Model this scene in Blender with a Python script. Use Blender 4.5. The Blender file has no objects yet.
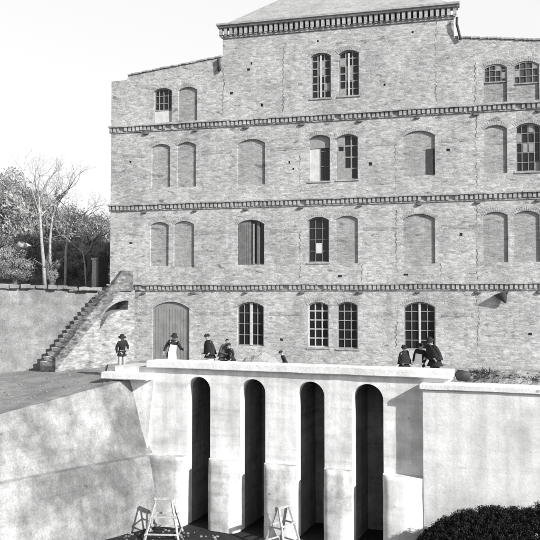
import bpy, bmesh, math, random
from mathutils import Vector, Matrix, noise
from mathutils.geometry import delaunay_2d_cdt
random.seed(7)
R = math.radians
scene = bpy.context.scene
col = scene.collection

# ------------------------------------------------------------------ camera
CAM = Vector((0.0, -36.0, 3.2)); FPX = 750.0; YAW = R(14); PITCH = R(2.2)
cd = bpy.data.cameras.new('camera'); cam = bpy.data.objects.new('camera', cd); col.objects.link(cam)
cam.location = CAM; cam.rotation_euler = (R(90) + PITCH, 0, YAW)
cd.sensor_width = 36; cd.lens = FPX / 540 * 36; cd.clip_end = 3000; cd.clip_start = .1
scene.camera = cam
_RX = Vector((math.cos(YAW), math.sin(YAW), 0)); _F0 = Vector((-math.sin(YAW), math.cos(YAW), 0))
_FW = _F0 * math.cos(PITCH) + Vector((0, 0, math.sin(PITCH))); _UP = -_F0 * math.sin(PITCH) + Vector((0, 0, math.cos(PITCH)))
def at(px, py, depth):           # a point of the place seen in that direction, so many metres away
    return CAM + (_FW + _RX * ((px - 270) / FPX) - _UP * ((py - 270) / FPX)) * depth

# ------------------------------------------------------------------ materials
def nt(name):
    m = bpy.data.materials.new(name); m.use_nodes = True
    t = m.node_tree; b = t.nodes['Principled BSDF']; return m, t, b
def N(t, typ, **kw):
    n = t.nodes.new(typ)
    for k, v in kw.items(): setattr(n, k, v)
    return n
def mathn(t, op, a, b):
    n = N(t, 'ShaderNodeMath', operation=op)
    for i, v in enumerate((a, b)):
        if isinstance(v, (int, float)): n.inputs[i].default_value = v
        else: t.links.new(v, n.inputs[i])
    return n.outputs[0]
def coords(t, scale=(1, 1, 1), loc=(0, 0, 0), rot=(0, 0, 0)):
    c = N(t, 'ShaderNodeTexCoord'); m = N(t, 'ShaderNodeMapping')
    m.inputs['Scale'].default_value = scale; m.inputs['Location'].default_value = loc; m.inputs['Rotation'].default_value = rot
    t.links.new(c.outputs['Object'], m.inputs[0]); return m.outputs[0]
def noi(t, vec, scale, detail=6, rough=.6):
    n = N(t, 'ShaderNodeTexNoise'); n.inputs['Scale'].default_value = scale
    n.inputs['Detail'].default_value = detail; n.inputs['Roughness'].default_value = rough
    t.links.new(vec, n.inputs['Vector']); return n.outputs['Fac']
def ramp(t, fac, pts):
    n = N(t, 'ShaderNodeMapRange'); n.clamp = True
    n.inputs[1].default_value, n.inputs[2].default_value = pts[0]; n.inputs[3].default_value, n.inputs[4].default_value = pts[1]
    t.links.new(fac, n.inputs[0]); return n.outputs[0]
def finish(t, b, val, rough=.9, bump=None, bs=.3, bd=.03):
    c = N(t, 'ShaderNodeCombineColor'); 
    for i in range(3): t.links.new(val, c.inputs[i])
    t.links.new(c.outputs[0], b.inputs['Base Color']); b.inputs['Roughness'].default_value = rough
    b.inputs['Specular IOR Level'].default_value = .2
    if bump is not None:
        n = N(t, 'ShaderNodeBump'); n.inputs['Strength'].default_value = bs; n.inputs['Distance'].default_value = bd
        t.links.new(bump, n.inputs['Height']); t.links.new(n.outputs[0], b.inputs['Normal'])
def masonry(name, base, contrast=1.0, dark=.55, bs=.7, lay='xz'):
    m, t, b = nt(name)
    v = coords(t)
    s = N(t, 'ShaderNodeSeparateXYZ'); t.links.new(v, s.inputs[0])
    cmb = N(t, 'ShaderNodeCombineXYZ'); 
    xx = mathn(t, 'ADD', s.outputs[0], s.outputs[1]); t.links.new(xx, cmb.inputs[0]); t.links.new(s.outputs[2], cmb.inputs[1])
    wob = N(t, 'ShaderNodeTexNoise'); wob.inputs['Scale'].default_value = 1.6; wob.inputs['Detail'].default_value = 3
    t.links.new(v, wob.inputs['Vector'])
    mix = N(t, 'ShaderNodeVectorMath', operation='MULTIPLY_ADD'); mix.inputs[1].default_value = (.10, .09, 0)
    t.links.new(wob.outputs['Color'], mix.inputs[0]); t.links.new(cmb.outputs[0], mix.inputs[2])
    sc2 = N(t, 'ShaderNodeVectorMath', operation='MULTIPLY'); sc2.inputs[1].default_value = (4.2, 10.0, 1)
    t.links.new(mix.outputs[0], sc2.inputs[0])
    vo = N(t, 'ShaderNodeTexVoronoi'); vo.voronoi_dimensions = '2D'; vo.inputs['Scale'].default_value = 1; vo.inputs['Randomness'].default_value = .85
    ve = N(t, 'ShaderNodeTexVoronoi'); ve.voronoi_dimensions = '2D'; ve.feature = 'DISTANCE_TO_EDGE'; ve.inputs['Scale'].default_value = 1; ve.inputs['Randomness'].default_value = .85
    t.links.new(sc2.outputs[0], vo.inputs['Vector']); t.links.new(sc2.outputs[0], ve.inputs['Vector'])
    sp = N(t, 'ShaderNodeSeparateColor'); t.links.new(vo.outputs['Color'], sp.inputs[0])
    joint = ramp(t, ve.outputs['Distance'], ((.0, .10), (1, 0)))
    big = noi(t, coords(t, (.35, .35, .5)), 1.0, 5, .6)
    dab = noi(t, coords(t, (3.2, 3.2, 8.5), (3, 1, 7)), 1.0, 7, .74)
    soot = noi(t, coords(t, (.8, .8, .28), (31, 5, 3)), 1.0, 6, .66)
    fine = noi(t, coords(t, (6, 6, 14)), 1.0, 4, .7)
    spot = noi(t, coords(t, (1.5, 1.5, 3.6), (11, 5, 2)), 1.0, 3, .6)
    a = mathn(t, 'MULTIPLY', ramp(t, sp.outputs[0], ((0, 1), (1 - .22 * contrast, 1 + .16 * contrast))), mathn(t, 'SUBTRACT', 1, mathn(t, 'MULTIPLY', joint, .05 * contrast)))
    bb = ramp(t, big, ((.3, .7), (1 - .18 * contrast, 1 + .16 * contrast)))
    c = ramp(t, dab, ((.3, .72), (1 - .44 * contrast, 1 + .34 * contrast)))
    d = ramp(t, fine, ((.3, .7), (1 - .2 * contrast, 1 + .16 * contrast)))
    e = ramp(t, spot, ((.30, .40), (dark, 1)))
    val = mathn(t, 'MULTIPLY', mathn(t, 'MULTIPLY', mathn(t, 'MULTIPLY', a, bb), mathn(t, 'MULTIPLY', c, d)), mathn(t, 'MULTIPLY', mathn(t, 'MULTIPLY', e, ramp(t, soot, ((.36, .56), (1 - .26 * contrast, 1)))), base))
    hgt = mathn(t, 'ADD', mathn(t, 'MULTIPLY', joint, -.16), mathn(t, 'ADD', dab, mathn(t, 'MULTIPLY', fine, .6)))
    finish(t, b, val, .95, hgt, bs, .05)
    return m
def plaster(name, base, stain=.25, lo=.36, hi=.56, scale=.6, streak=.12, bs=.35, seed=0, fine_amt=.12, pits=.5):
    m, t, b = nt(name)
    v = coords(t, loc=(seed, seed * .7, 0))
    big = noi(t, v, scale, 7, .62)
    med = noi(t, v, scale * 5, 6, .65)
    fine = noi(t, v, 16, 4, .7)
    stk = noi(t, coords(t, (2.5, 2.5, .22), (seed, 0, 0)), 1, 5, .6)
    pit = noi(t, coords(t, (3.2, 3.2, 5), (seed + 4, 2, 1)), 1, 2, .5)
    a = ramp(t, big, ((lo, hi), (1 - stain, 1)))
    c = ramp(t, med, ((.32, .68), (1 - stain * .55, 1 + .06)))
    d = ramp(t, fine, ((.3, .7), (1 - fine_amt, 1 + fine_amt * .6)))
    s = ramp(t, stk, ((.35, .6), (1 - streak, 1)))
    p = ramp(t, pit, ((.22, .28), (pits, 1)))
    wv = N(t, 'ShaderNodeTexNoise'); wv.inputs['Scale'].default_value = 1.7; wv.inputs['Detail'].default_value = 6; t.links.new(v, wv.inputs['Vector'])
    wa = N(t, 'ShaderNodeVectorMath', operation='MULTIPLY_ADD'); wa.inputs[1].default_value = (.9, .9, .9); t.links.new(wv.outputs['Color'], wa.inputs[0]); t.links.new(v, wa.inputs[2])
    ck = N(t, 'ShaderNodeTexVoronoi'); ck.feature = 'DISTANCE_TO_EDGE'; ck.inputs['Scale'].default_value = .45; t.links.new(wa.outputs[0], ck.inputs['Vector'])
    line = mathn(t, 'MULTIPLY', ramp(t, ck.outputs['Distance'], ((.0, .011), (1, 0))), ramp(t, med, ((.53, .66), (0, .34))))
    p = mathn(t, 'MULTIPLY', p, mathn(t, 'SUBTRACT', 1, line))
    lift = noi(t, coords(t, (.22, .22, 3.2), (seed, 3, 0)), 1, 4, .6); s = mathn(t, 'MULTIPLY', s, ramp(t, lift, ((.34, .5), (1 - streak * .8, 1))))
    val = mathn(t, 'MULTIPLY', mathn(t, 'MULTIPLY', mathn(t, 'MULTIPLY', a, c), mathn(t, 'MULTIPLY', d, s)), mathn(t, 'MULTIPLY', p, base))
    finish(t, b, val, .92, mathn(t, 'ADD', med, mathn(t, 'MULTIPLY', fine, .7)), bs, .05)
    return m
def simple(name, base, var=.15, scale=6, rough=.85, spec=.2, bs=.2):
    m, t, b = nt(name)
    n = noi(t, coords(t), scale, 5, .65)
    val = mathn(t, 'MULTIPLY', ramp(t, n, ((.3, .7), (1 - var, 1 + var))), base)
    finish(t, b, val, rough, n, bs, .02); b.inputs['Specular IOR Level'].default_value = spec
    return m
def leafm(name, base, var=.5):
    m, t, b = nt(name)
    g = N(t, 'ShaderNodeNewGeometry')
    val = mathn(t, 'MULTIPLY', ramp(t, g.outputs['Random Per Island'], ((0, 1), (1 - var, 1 + var))), base)
    finish(t, b, val, .7)
    tl = N(t, 'ShaderNodeBsdfTranslucent'); cc = N(t, 'ShaderNodeCombineColor')
    for i in range(3): t.links.new(val, cc.inputs[i])
    t.links.new(cc.outputs[0], tl.inputs[0]); mx = N(t, 'ShaderNodeMixShader'); mx.inputs[0].default_value = .4 if base > .05 else .0
    t.links.new(b.outputs[0], mx.inputs[1]); t.links.new(tl.outputs[0], mx.inputs[2]); t.links.new(mx.outputs[0], t.nodes['Material Output'].inputs[0])
    return m
M = {}
M['masonry'] = masonry('rubble_masonry', .465, .84, .45)
M['panel'] = masonry('blocked_opening_masonry', .34, .6)
M['panel_dark'] = masonry('newer_brick_infill', .30, .8)
M['head'] = masonry('arch_brick', .43, .9, .7)
M['trim'] = masonry('brick_trim', .40, .7, .7)
M['band'] = masonry('dark_brick_band', .38, .9, .7)
M['stairstone'] = masonry('stair_rubble', .75, 1.2, .5)
M['flank'] = masonry('flank_rubble', .35, 1.1, .5)
M['parapet'] = masonry('parapet_rubble', .23, 1.6, .4)
M['bank'] = plaster('retaining_rubble', .34, .45, .35, .6, .5, .15, .7, 5, .3, .6)
M['plaster'] = plaster('lime_plaster', .86, .25, .36, .56, .6, .22, .2, 0)
M['plaster_low'] = plaster('damp_plaster', .78, .38, .38, .58, .75, .24, .22, 9, .14)
M['plaster_wing'] = plaster('weathered_plaster', .47, .62, .38, .62, .40, .2, .4, 3, .22, .6)
M['plaster_right'] = plaster('wing_plaster', .83, .26, .36, .6, .45, .16, .2, 14)
M['inner'] = plaster('shaded_inner_plaster', .28, .4, .35, .6, .7, .3, .4, 21)  # colour darkened to carry the shade deep inside the arch openings
M['coping'] = plaster('coping_stone', .78, .14, .3, .5, 1.2, .05, .3, 2)
M['earth'] = plaster('trodden_earth', .34, .35, .35, .62, .5, .0, .8, 6, .35)
M['earth_light'] = plaster('rubble_earth', .42, .45, .35, .6, 1.4, .0, .9, 8, .4, .4)
M['mud'] = plaster('wet_mud', .035, .4, .35, .6, .6, 0, .6, 4, .4)
M['hill'] = plaster('scrub_ground', .2, .5, .35, .6, .6, 0, 1, 12, .4)
M['tile'] = masonry('roof_tile', .38, .4, .8)
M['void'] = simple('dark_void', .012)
M['iron'] = simple('dark_iron', .05, .3, 8, .6)
M['hole'] = simple('dark_joint', .13, .4, 8)
M['frame_white'] = simple('white_sash_paint', .45, .2, 9)
M['frame_grey'] = simple('grey_sash_paint', .26, .25, 9)
M['board_white'] = simple('pale_board', .50, .15, 5)
M['shutter'] = simple('weathered_shutter', .15, .3, 7)
M['door'] = simple('grey_door_boards', .21, .22, 2.2)
M['wood_pale'] = simple('pale_timber', .38, .35, 9)
M['wood_dark'] = simple('dark_timber', .035, .3, 6)
M['bark_pale'] = simple('pale_bark', .34, .35, 5)
M['bark'] = simple('grey_bark', .12, .3, 5)
M['cloth_dark'] = simple('dark_wool', .022, .3, 14)
M['cloth_mid'] = simple('grey_wool', .07, .3, 14)
M['cloth_white'] = simple('white_linen', .72, .1, 14)
M['cloth_pale'] = simple('pale_trousers', .38, .1, 14)
M['skin'] = simple('skin', .33, .08, 20, .6)
M['hair'] = simple('dark_hair', .02, .2, 30)
M['sand'] = plaster('pale_sand', .44, .3, .35, .6, 1.6, 0, .6, 3, .2)
M['leaf_dark'] = leafm('dark_leaves', .32)
M['leaf_mid'] = leafm('mid_leaves', .40)
M['leaf_pale'] = leafm('pale_leaves', .42)
M['leaf_black'] = leafm('black_bush_leaves', .017)  # the shrub's own near-black leaf colour
M['leaf_weed'] = leafm('weed_leaves', .06)
M['rubble'] = simple('grey_rubble', .18, .5, 3)
M['stone'] = plaster('pale_rock', .5, .3)
gm, gt, gb = nt('old_glass'); gb.inputs['Base Color'].default_value = (.015, .015, .015, 1); gb.inputs['Roughness'].default_value = .12
gb.inputs['Specular IOR Level'].default_value = .35
M['glass'] = gm
M['glass_dusty'] = simple('dusty_glass', .06, .5, 3, .35, .3)

# ------------------------------------------------------------------ mesh helpers
class MB:
    def __init__(s): s.v = []; s.f = []
    def add(s, vs, fs):
        o = len(s.v); s.v += [tuple(p) for p in vs]; s.f += [tuple(i + o for i in f) for f in fs]
    def box(s, a, b):
        (x0, y0, z0), (x1, y1, z1) = a, b
        s.add([(x0,y0,z0),(x1,y0,z0),(x1,y1,z0),(x0,y1,z0),(x0,y0,z1),(x1,y0,z1),(x1,y1,z1),(x0,y1,z1)],
              [(0,3,2,1),(4,5,6,7),(0,1,5,4),(1,2,6,5),(2,3,7,6),(3,0,4,7)])
    def bar(s, p, q, w, h=None, up=Vector((0, 0, 1))):
        p, q = Vector(p), Vector(q); h = h or w; d = (q - p).normalized()
        a = d.cross(up)
        if a.length < .05: a = d.cross(Vector((0, 1, 0)))
        a.normalize(); b = a.cross(d).normalized(); a = a * w / 2; b = b * h / 2
        s.add([p-a-b, p+a-b, p+a+b, p-a+b, q-a-b, q+a-b, q+a+b, q-a+b],
              [(0,3,2,1),(4,5,6,7),(0,1,5,4),(1,2,6,5),(2,3,7,6),(3,0,4,7)])
    def tube(s, pts, rad, n=6):
        rings = []
        for i, p in enumerate(pts):
            p = Vector(p); d = (Vector(pts[min(i+1, len(pts)-1)]) - Vector(pts[max(i-1, 0)])).normalized()
            a = d.cross(Vector((.3, .2, 1)));  a = a.normalized() if a.length > .01 else Vector((1, 0, 0))
            b = d.cross(a); r = rad[i] if isinstance(rad, (list, tuple)) else rad
            rings.append([p + a * r * math.cos(6.2832*k/n) + b * r * math.sin(6.2832*k/n) for k in range(n)])
        o = []
        for r in rings: o += r
        fs = [(i*n+k, i*n+(k+1) % n, (i+1)*n+(k+1) % n, (i+1)*n+k) for i in range(len(pts)-1) for k in range(n)]
        fs += [tuple(range(n))[::-1], tuple((len(pts)-1)*n + k for k in range(n))]
        s.add(o, fs)
    def lathe(s, prof, c=(0, 0, 0), n=16, sx=1, sy=1):
        o = []
        for r, z in prof:
            o += [(c[0] + sx*r*math.cos(6.2832*k/n), c[1] + sy*r*math.sin(6.2832*k/n), c[2] + z) for k in range(n)]
        s.add(o, [(i*n+k, i*n+(k+1) % n, (i+1)*n+(k+1) % n, (i+1)*n+k) for i in range(len(prof)-1) for k in range(n)])
    def grid(s, fn, nu, nv):
        s.add([fn(i/nu, j/nv) for i in range(nu+1) for j in range(nv+1)],
              [(i*(nv+1)+j, (i+1)*(nv+1)+j, (i+1)*(nv+1)+j+1, i*(nv+1)+j+1) for i in range(nu) for j in range(nv)])
    def build(s, name, mat, parent=None, origin=None, smooth=False):
        me = bpy.data.meshes.new(name)
        vs = s.v
        if origin is not None: vs = [(x-origin[0], y-origin[1], z-origin[2]) for x, y, z in vs]
        me.from_pydata(vs, [], s.f); me.update()
        if mat is not None: me.materials.append(mat)
        if smooth: me.shade_smooth()
        o = bpy.data.objects.new(name, me); col.objects.link(o)
        if parent: o.parent = parent
        if origin is not None and not parent: o.location = origin
        return o
def recalc(o):
    bm = bmesh.new(); bm.from_mesh(o.data); bmesh.ops.recalc_face_normals(bm, faces=bm.faces); bm.to_mesh(o.data); bm.free()
def rough_edges(o, cuts, amp, scale=2.0, bev=0.0, seed=0):   # worn, uneven surface
    bm = bmesh.new(); bm.from_mesh(o.data)
    if bev: bmesh.ops.bevel(bm, geom=bm.edges[:], offset=bev, segments=2, affect='EDGES')
    for _ in range(cuts):
        es = [e for e in bm.edges if e.calc_length() > .35]
        if not es: break
        bmesh.ops.subdivide_edges(bm, edges=es, cuts=1, use_grid_fill=True)
    for v in bm.verts:
        n = noise.noise_vector(v.co * scale + Vector((seed, 0, 0))); v.co += n * amp
    bm.to_mesh(o.data); bm.free()
def tag(o, label, cat, group=None):
    o['label'] = label; o['category'] = cat
    if group: o['group'] = group
    return o
def struct(o): o['kind'] = 'structure'; return o
def empty(name, loc=(0, 0, 0), rz=0):
    o = bpy.data.objects.new(name, None); col.objects.link(o); o.location = loc; o.rotation_euler = (0, 0, rz); o.empty_display_size = .2
    return o
def inside(p, poly):
    c = False; n = len(poly)
    for i in range(n):
        (x0, y0), (x1, y1) = poly[i], poly[i-1]
        if (y0 > p[1]) != (y1 > p[1]) and p[0] < (x1-x0)*(p[1]-y0)/(y1-y0)+x0: c = not c
    return c
def sheet(mb, outer, holes, y):          # flat wall face in x-z with openings
    vs = []; es = []
    for poly in [outer] + holes:
        o = len(vs); vs += [Vector(p) for p in poly]; es += [(o+i, o+(i+1) % len(poly)) for i in range(len(poly))]
    v2, e2, f2, *_ = delaunay_2d_cdt(vs, es, [], 0, 1e-5)
    fs = []
    for f in f2:
        c = sum((v2[i] for i in f), Vector((0, 0))) / len(f)
        if inside(c, outer) and not any(inside(c, h) for h in holes): fs.append(tuple(f))
    mb.add([(p.x, y, p.y) for p in v2], fs)
def jambs(mb, poly, y0, y1, skip_bottom=False):
    n = len(poly)
    for i in range(n):
        (x0, z0), (x1, z1) = poly[i], poly[(i+1) % n]
        mb.add([(x0, y0, z0), (x1, y0, z1), (x1, y1, z1), (x0, y1, z0)], [(0, 1, 2, 3)])
def cap(mb, poly, y):
    sheet(mb, poly, [], y)
def arch_poly(x0, x1, z0, z1, rise=None, n=10):
    w = x1 - x0; rise = rise if rise is not None else .17 * w
    r = (w*w/4 + rise*rise) / (2*rise); cx = (x0+x1)/2; cz = z1 - r
    a0 = math.asin(min(1, w/2/r)); pts = [(x0, z0), (x1, z0)]
    for i in range(n+1):
        a = a0 - 2*a0*i/n; pts.append((cx + r*math.sin(a), cz + r*math.cos(a)))
    return pts
def arch_top(poly_args, x):
    x0, x1, z0, z1 = poly_args[:4]; w = x1-x0; rise = .17*w; r = (w*w/4+rise*rise)/(2*rise)
    return z1 - r + math.sqrt(max(0, r*r - (x-(x0+x1)/2)**2))

# ------------------------------------------------------------------ world, sun
az = R(60); el = R(28)
to_sun = Vector((math.sin(az)*math.cos(el), -math.cos(az)*math.cos(el), math.sin(el)))
w = bpy.data.worlds.new('World'); scene.world = w; w.use_nodes = True; t = w.node_tree
bg = t.nodes['Background']
sk = t.nodes.new('ShaderNodeTexSky'); sk.sky_type = 'NISHITA'; sk.sun_disc = False
sk.sun_elevation = el; sk.sun_rotation = math.atan2(to_sun.x, to_sun.y); sk.dust_density = 4.0; sk.air_density = 1.2
bw = t.nodes.new('ShaderNodeRGBToBW'); t.links.new(sk.outputs[0], bw.inputs[0])
pale = t.nodes.new('ShaderNodeMath'); pale.operation = 'MULTIPLY_ADD'; pale.inputs[1].default_value = .45; pale.inputs[2].default_value = 4.7
t.links.new(bw.outputs[0], pale.inputs[0])
tcw = t.nodes.new('ShaderNodeTexCoord'); sxyz = t.nodes.new('ShaderNodeSeparateXYZ'); t.links.new(tcw.outputs['Generated'], sxyz.inputs[0])
haze_band = ramp(t, sxyz.outputs[2], ((.41, .66), (1.0, .14)))      # hazy white low sky, deeper overhead
t.links.new(mathn(t, 'MULTIPLY', pale.outputs[0], haze_band), bg.inputs['Color'])
bg.inputs['Strength'].default_value = .12
sl = bpy.data.lights.new('sun', 'SUN'); so = bpy.data.objects.new('sun', sl); col.objects.link(so)
sl.energy = 5.0; sl.angle = R(.6); sl.color = (1, .995, .985)
so.rotation_euler = to_sun.to_track_quat('Z', 'Y').to_euler(); so.location = (20, -40, 30)
scene.view_settings.view_transform = 'Standard'; scene.view_settings.look = 'None'; scene.view_settings.gamma = 1
scene.view_settings.exposure = .46
scene.cycles.max_bounces = 6

# ================================================================== MILL BUILDING
BX = -5.8
bld = empty('mill_building', (BX, 0, 0))
tag(bld, 'large four storey rubble masonry mill with raised central block and toothed string courses', 'building')
def bpart(mb, name, mat, parent=None, smooth=False):
    p = parent or bld
    o = MB.build(mb, name, mat, p, None, smooth)
    if p is bld: o.data.transform(Matrix.Translation((-BX, 0, 0)))
    else: o.data.transform(Matrix.Translation((-BX, 0, 0)))
    return o
OUT = [(-17.6, -.4), (6, -.4), (6, 14.68), (5.1, 14.7), (5.04, 14.9), (2.5, 15.2), (-.03, 15.48), (-.03, 16.62), (-11.45, 16.62), (-11.45, 15.49), (-14.1, 15.18), (-16.64, 14.9), (-16.72, 14.69), (-17.6, 14.66)]
OPS = {  # x0, x1, z0, z1, depth
 'r4a': (-15.2, -14.2, 12.32, 14.12), 'r4b': (-13.85, -12.82, 12.32, 14.08), 'r4c': (-6.9, -5.9, 13.05, 15.3), 'r4d': (-5.52, -4.52, 13.08, 15.33),
 'r4e': (1.3, 2.33, 12.32, 14.11), 'r4f': (2.62, 3.74, 12.32, 14.15),
 'r3a': (-15.3, -14.28, 8.95, 11.2), 'r3b': (-13.9, -12.87, 8.92, 11.23), 'r3c': (-10.66, -9.23, 8.9, 11.21), 'r3d': (-7.0, -5.96, 8.95, 11.23),
 'r3e': (-5.62, -4.59, 8.98, 11.2), 'r3f': (-2.44, -.95, 9.02, 11.18), 'r3g': (1.28, 2.3, 9.0, 11.25), 'r3h': (2.69, 3.78, 9.03, 11.27),
 'r2a': (-15.36, -14.34, 4.88, 7.15), 'r2b': (-14.06, -12.96, 4.82, 7.17), 'r2c': (-10.68, -9.27, 4.9, 7.15), 'r2d': (-7.06, -6.02, 4.98, 7.2),
 'r2e': (-5.68, -4.61, 4.92, 7.22), 'r2f': (-2.47, -.98, 4.86, 7.22), 'r2g': (1.2, 2.29, 4.88, 7.22), 'r2h': (2.54, 3.68, 4.88, 7.22),
 'r1b': (-10.67, -9.3, .86, 3.04), 'r1c': (-7.07, -6.05, .85, 3.05), 'r1d': (-5.64, -4.64, .8, 3.05), 'r1e': (-2.46, -1.0, .8, 3.05),
 'door': (-15.2, -13.2, -.1, 3.05)}
BLIND = ['r4b', 'r3a', 'r3b', 'r3c', 'r3f', 'r3g', 'r2a', 'r2b', 'r2e', 'r2f', 'r2g', 'r2h', 'r4e', 'r4f']
polys = {k: arch_poly(*v) for k, v in OPS.items()}
# putlog holes
PUT = [(-16.5, 10.35), (-16.45, 6.1), (-10.1, 14.75), (-9.95, 15.05), (-8.0, 9.95), (-7.8, 9.62), (-9.4, 12.9), (-6.55, 15.9), (-4.0, 9.7), (-.35, 10.2), (-2.35, 4.35), (-5.5, 4.3), (-1.95, 15.95), (.2, 6.2), (-12.2, 1.0), (-8.4, 1.2), (3.2, 1.6), (-3.3, 13.5), (-11.0, 13.6)]
pp = []
for x, z in PUT:
    a, b_ = random.uniform(.05, .13), random.uniform(.05, .09)
    pp.append([(x-a, z-b_), (x+a*.8, z-b_*1.1), (x+a, z+b_*.7), (x-a*.7, z+b_)])
wall = MB()
sheet(wall, OUT, list(polys.values()) + pp, 0)
for k, p in polys.items():
    jambs(wall, p, 0, .10 if (k in BLIND or k == 'door') else .24)
for p in pp: jambs(wall, p, 0, .2); cap(wall, p, .2)
# other sides
def quad(mb, *ps): mb.add(ps, [(0, 1, 2, 3)])
D = 7.0
for x, zt in ((-17.6, 14.66), (6, 14.68)):
    quad(wall, (x, 0, -.4), (x, D, -.4), (x, D, zt), (x, 0, zt))
quad(wall, (-17.6, D, -.4), (6, D, -.4), (6, D, 15), (-17.6, D, 15))
for x in (-11.45, -.03): quad(wall, (x, .002, 14.5), (x, D, 14.5), (x, D, 16.62), (x, .002, 16.62))
quad(wall, (-11.45, D, 15), (-.03, D, 15), (-.03, D, 16.62), (-11.45, D, 16.62))
# parapet return tops
bpart(wall, 'wall', M['masonry'])
# inner floors keep the rooms dark
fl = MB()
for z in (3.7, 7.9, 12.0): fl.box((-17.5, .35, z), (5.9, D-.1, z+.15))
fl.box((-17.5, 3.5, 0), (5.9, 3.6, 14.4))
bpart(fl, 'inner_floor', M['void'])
# roofs
rf = MB()
ez = 17.14; e0 = (-11.3, -.1); e1 = (-.18, D+1.4); rh = 3.6
rx0, rx1, ry = e0[0]+4.8, e1[0]-4.8, (e0[1]+e1[1])/2
A = [(e0[0], e0[1], ez), (e1[0], e0[1], ez), (e1[0], e1[1], ez), (e0[0], e1[1], ez), (rx0-.5, ry, ez+rh), (rx1+.5, ry, ez+rh)]
rf.add(A, [(0, 1, 5, 4), (1, 2, 5), (2, 3, 4, 5), (3, 0, 4), (0, 3, 2, 1)])
bpart(rf, 'roof', M['tile'])
for s in (0, 1):
    rw = MB()
    if s == 0: P = [(-17.6, .3, 14.45), (-11.46, .3, 15.3), (-11.46, D, 15.3), (-17.6, D, 14.45)]
    else: P = [(-.02, .3, 15.3), (6, .3, 14.45), (6, D, 14.45), (-.02, D, 15.3)]
    rw.add(P + [(x, y, z-.12) for x, y, z in P], [(0, 1, 2, 3), (7, 6, 5, 4), (0, 4, 5, 1), (1, 5, 6, 2), (2, 6, 7, 3), (3, 7, 4, 0)])
    bpart(rw, 'roof', M['tile'])
    # wall head tiles along the slanted parapet
    ct = MB(); q = [(-16.66, 14.93), (-11.47, 15.52)] if s == 0 else [(-.01, 15.51), (5.05, 14.93)]
    n = 26
    for i in range(n):
        xa = q[0][0] + (q[1][0]-q[0][0])*i/n; xb = q[0][0] + (q[1][0]-q[0][0])*(i+.93)/n
        za = q[0][1] + (q[1][1]-q[0][1])*i/n + random.uniform(-.015, .02)
        ct.box((xa, -.06, za-.02), (xb, .34, za+.055))
    bpart(ct, 'wall_head', M['trim'])
# string courses with dentils
for zc in (3.78, 7.95, 12.07):
    sc_ = MB()
    x0, x1 = (-17.72, 6.12)
    n = 60
    for i in range(n):    # the projecting ledge, laid in uneven lengths
        xa = x0 + (x1-x0)*i/n; xb = x0 + (x1-x0)*(i+.985)/n; dz = random.uniform(-.012, .012); dy = random.uniform(-.015, .01)
        sc_.box((xa, -.155+dy, zc+.10+dz), (xb, -.002, zc+.175+dz))
    sc_.box((x0+.05, -.05, zc-.19), (x1-.05, -.003, zc-.125))
    k = int((x1-x0)/.215)
    for i in range(k):
        x = x0 + .06 + i*.215 + random.uniform(-.012, .012)
        if random.random() < .035: continue
        sc_.box((x, -.105+random.uniform(-.015, .015), zc-.124+random.uniform(-.012, .012)), (x+.135+random.uniform(-.012, .012), -.004, zc+.098))
    o = bpart(sc_, 'string_course', M['trim'])
    for v in o.data.vertices: v.co.z += .035*noise.noise(Vector((v.co.x*.35, zc, 1))) + .012*noise.noise(Vector((v.co.x*1.9, zc, 5)))
# tower cornice
cn = MB(); x0, x1 = -11.72, .24
cn.box((x0, -.32, 17.02), (x1, .3, 17.12)); cn.box((x0+.06, -.23, 16.92), (x1-.06, .3, 17.018))
cn.box((x0+.2, -.06, 16.42), (x1-.2, -.003, 16.5))
k = int((x1-x0)/.262)
for i in range(k):
    x = x0 + .12 + i*.262 + random.uniform(-.01, .01)
    cn.box((x, -.16+random.uniform(-.015, .015), 16.56+random.uniform(-.02, .02)), (x+.155, -.004, 16.918)); cn.box((x+.01, -.13, 16.5), (x+.115, -.004, 16.558))
bpart(cn, 'cornice', M['trim'])
# iron tie plates under each string course
for zc in (3.78, 7.95, 12.07):
    for x in (-15.65, -12.95, -10.2, -7.4, -4.55, -1.75, .95, 3.65):
        tp = MB(); a = random.uniform(.12, .19); x += random.uniform(-.05, .05)
        tp.lathe([(0, -.06), (a*.75, -.055), (a, -.02), (a, 0.0)], n=12)
        tp.v = [(x + p[0], -.02 + p[2]*1.6 , zc - .28 + p[1]*.42) for p in tp.v]
        bpart(tp, 'tie_plate', M['hole'])
# dark brick bands between the openings
for zc, keys in ((2.52, ['door', 'r1b', 'r1c', 'r1d', 'r1e']), (6.62, ['r2a', 'r2b', 'r2c', 'r2d', 'r2e', 'r2f', 'r2g', 'r2h']), (10.7, ['r3a', 'r3b', 'r3c', 'r3d', 'r3e', 'r3f', 'r3g', 'r3h'])):
    e = [(-17.3, -17.2)] + [OPS[k][:2] for k in keys] + [(1.0, 1.0) if zc < 3 else (5.9, 5.9)]
    for (a0, a1), (b0, b1) in zip(e, e[1:]):
        if b0 - a1 > .9:
            xa, xb = a1+.3, b0-.28
            bd = MB(); bd.box((xa, -.009, zc-.15), (xb, -.002, zc+.02)); bpart(bd, 'brick_band', M['band'])
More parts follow.
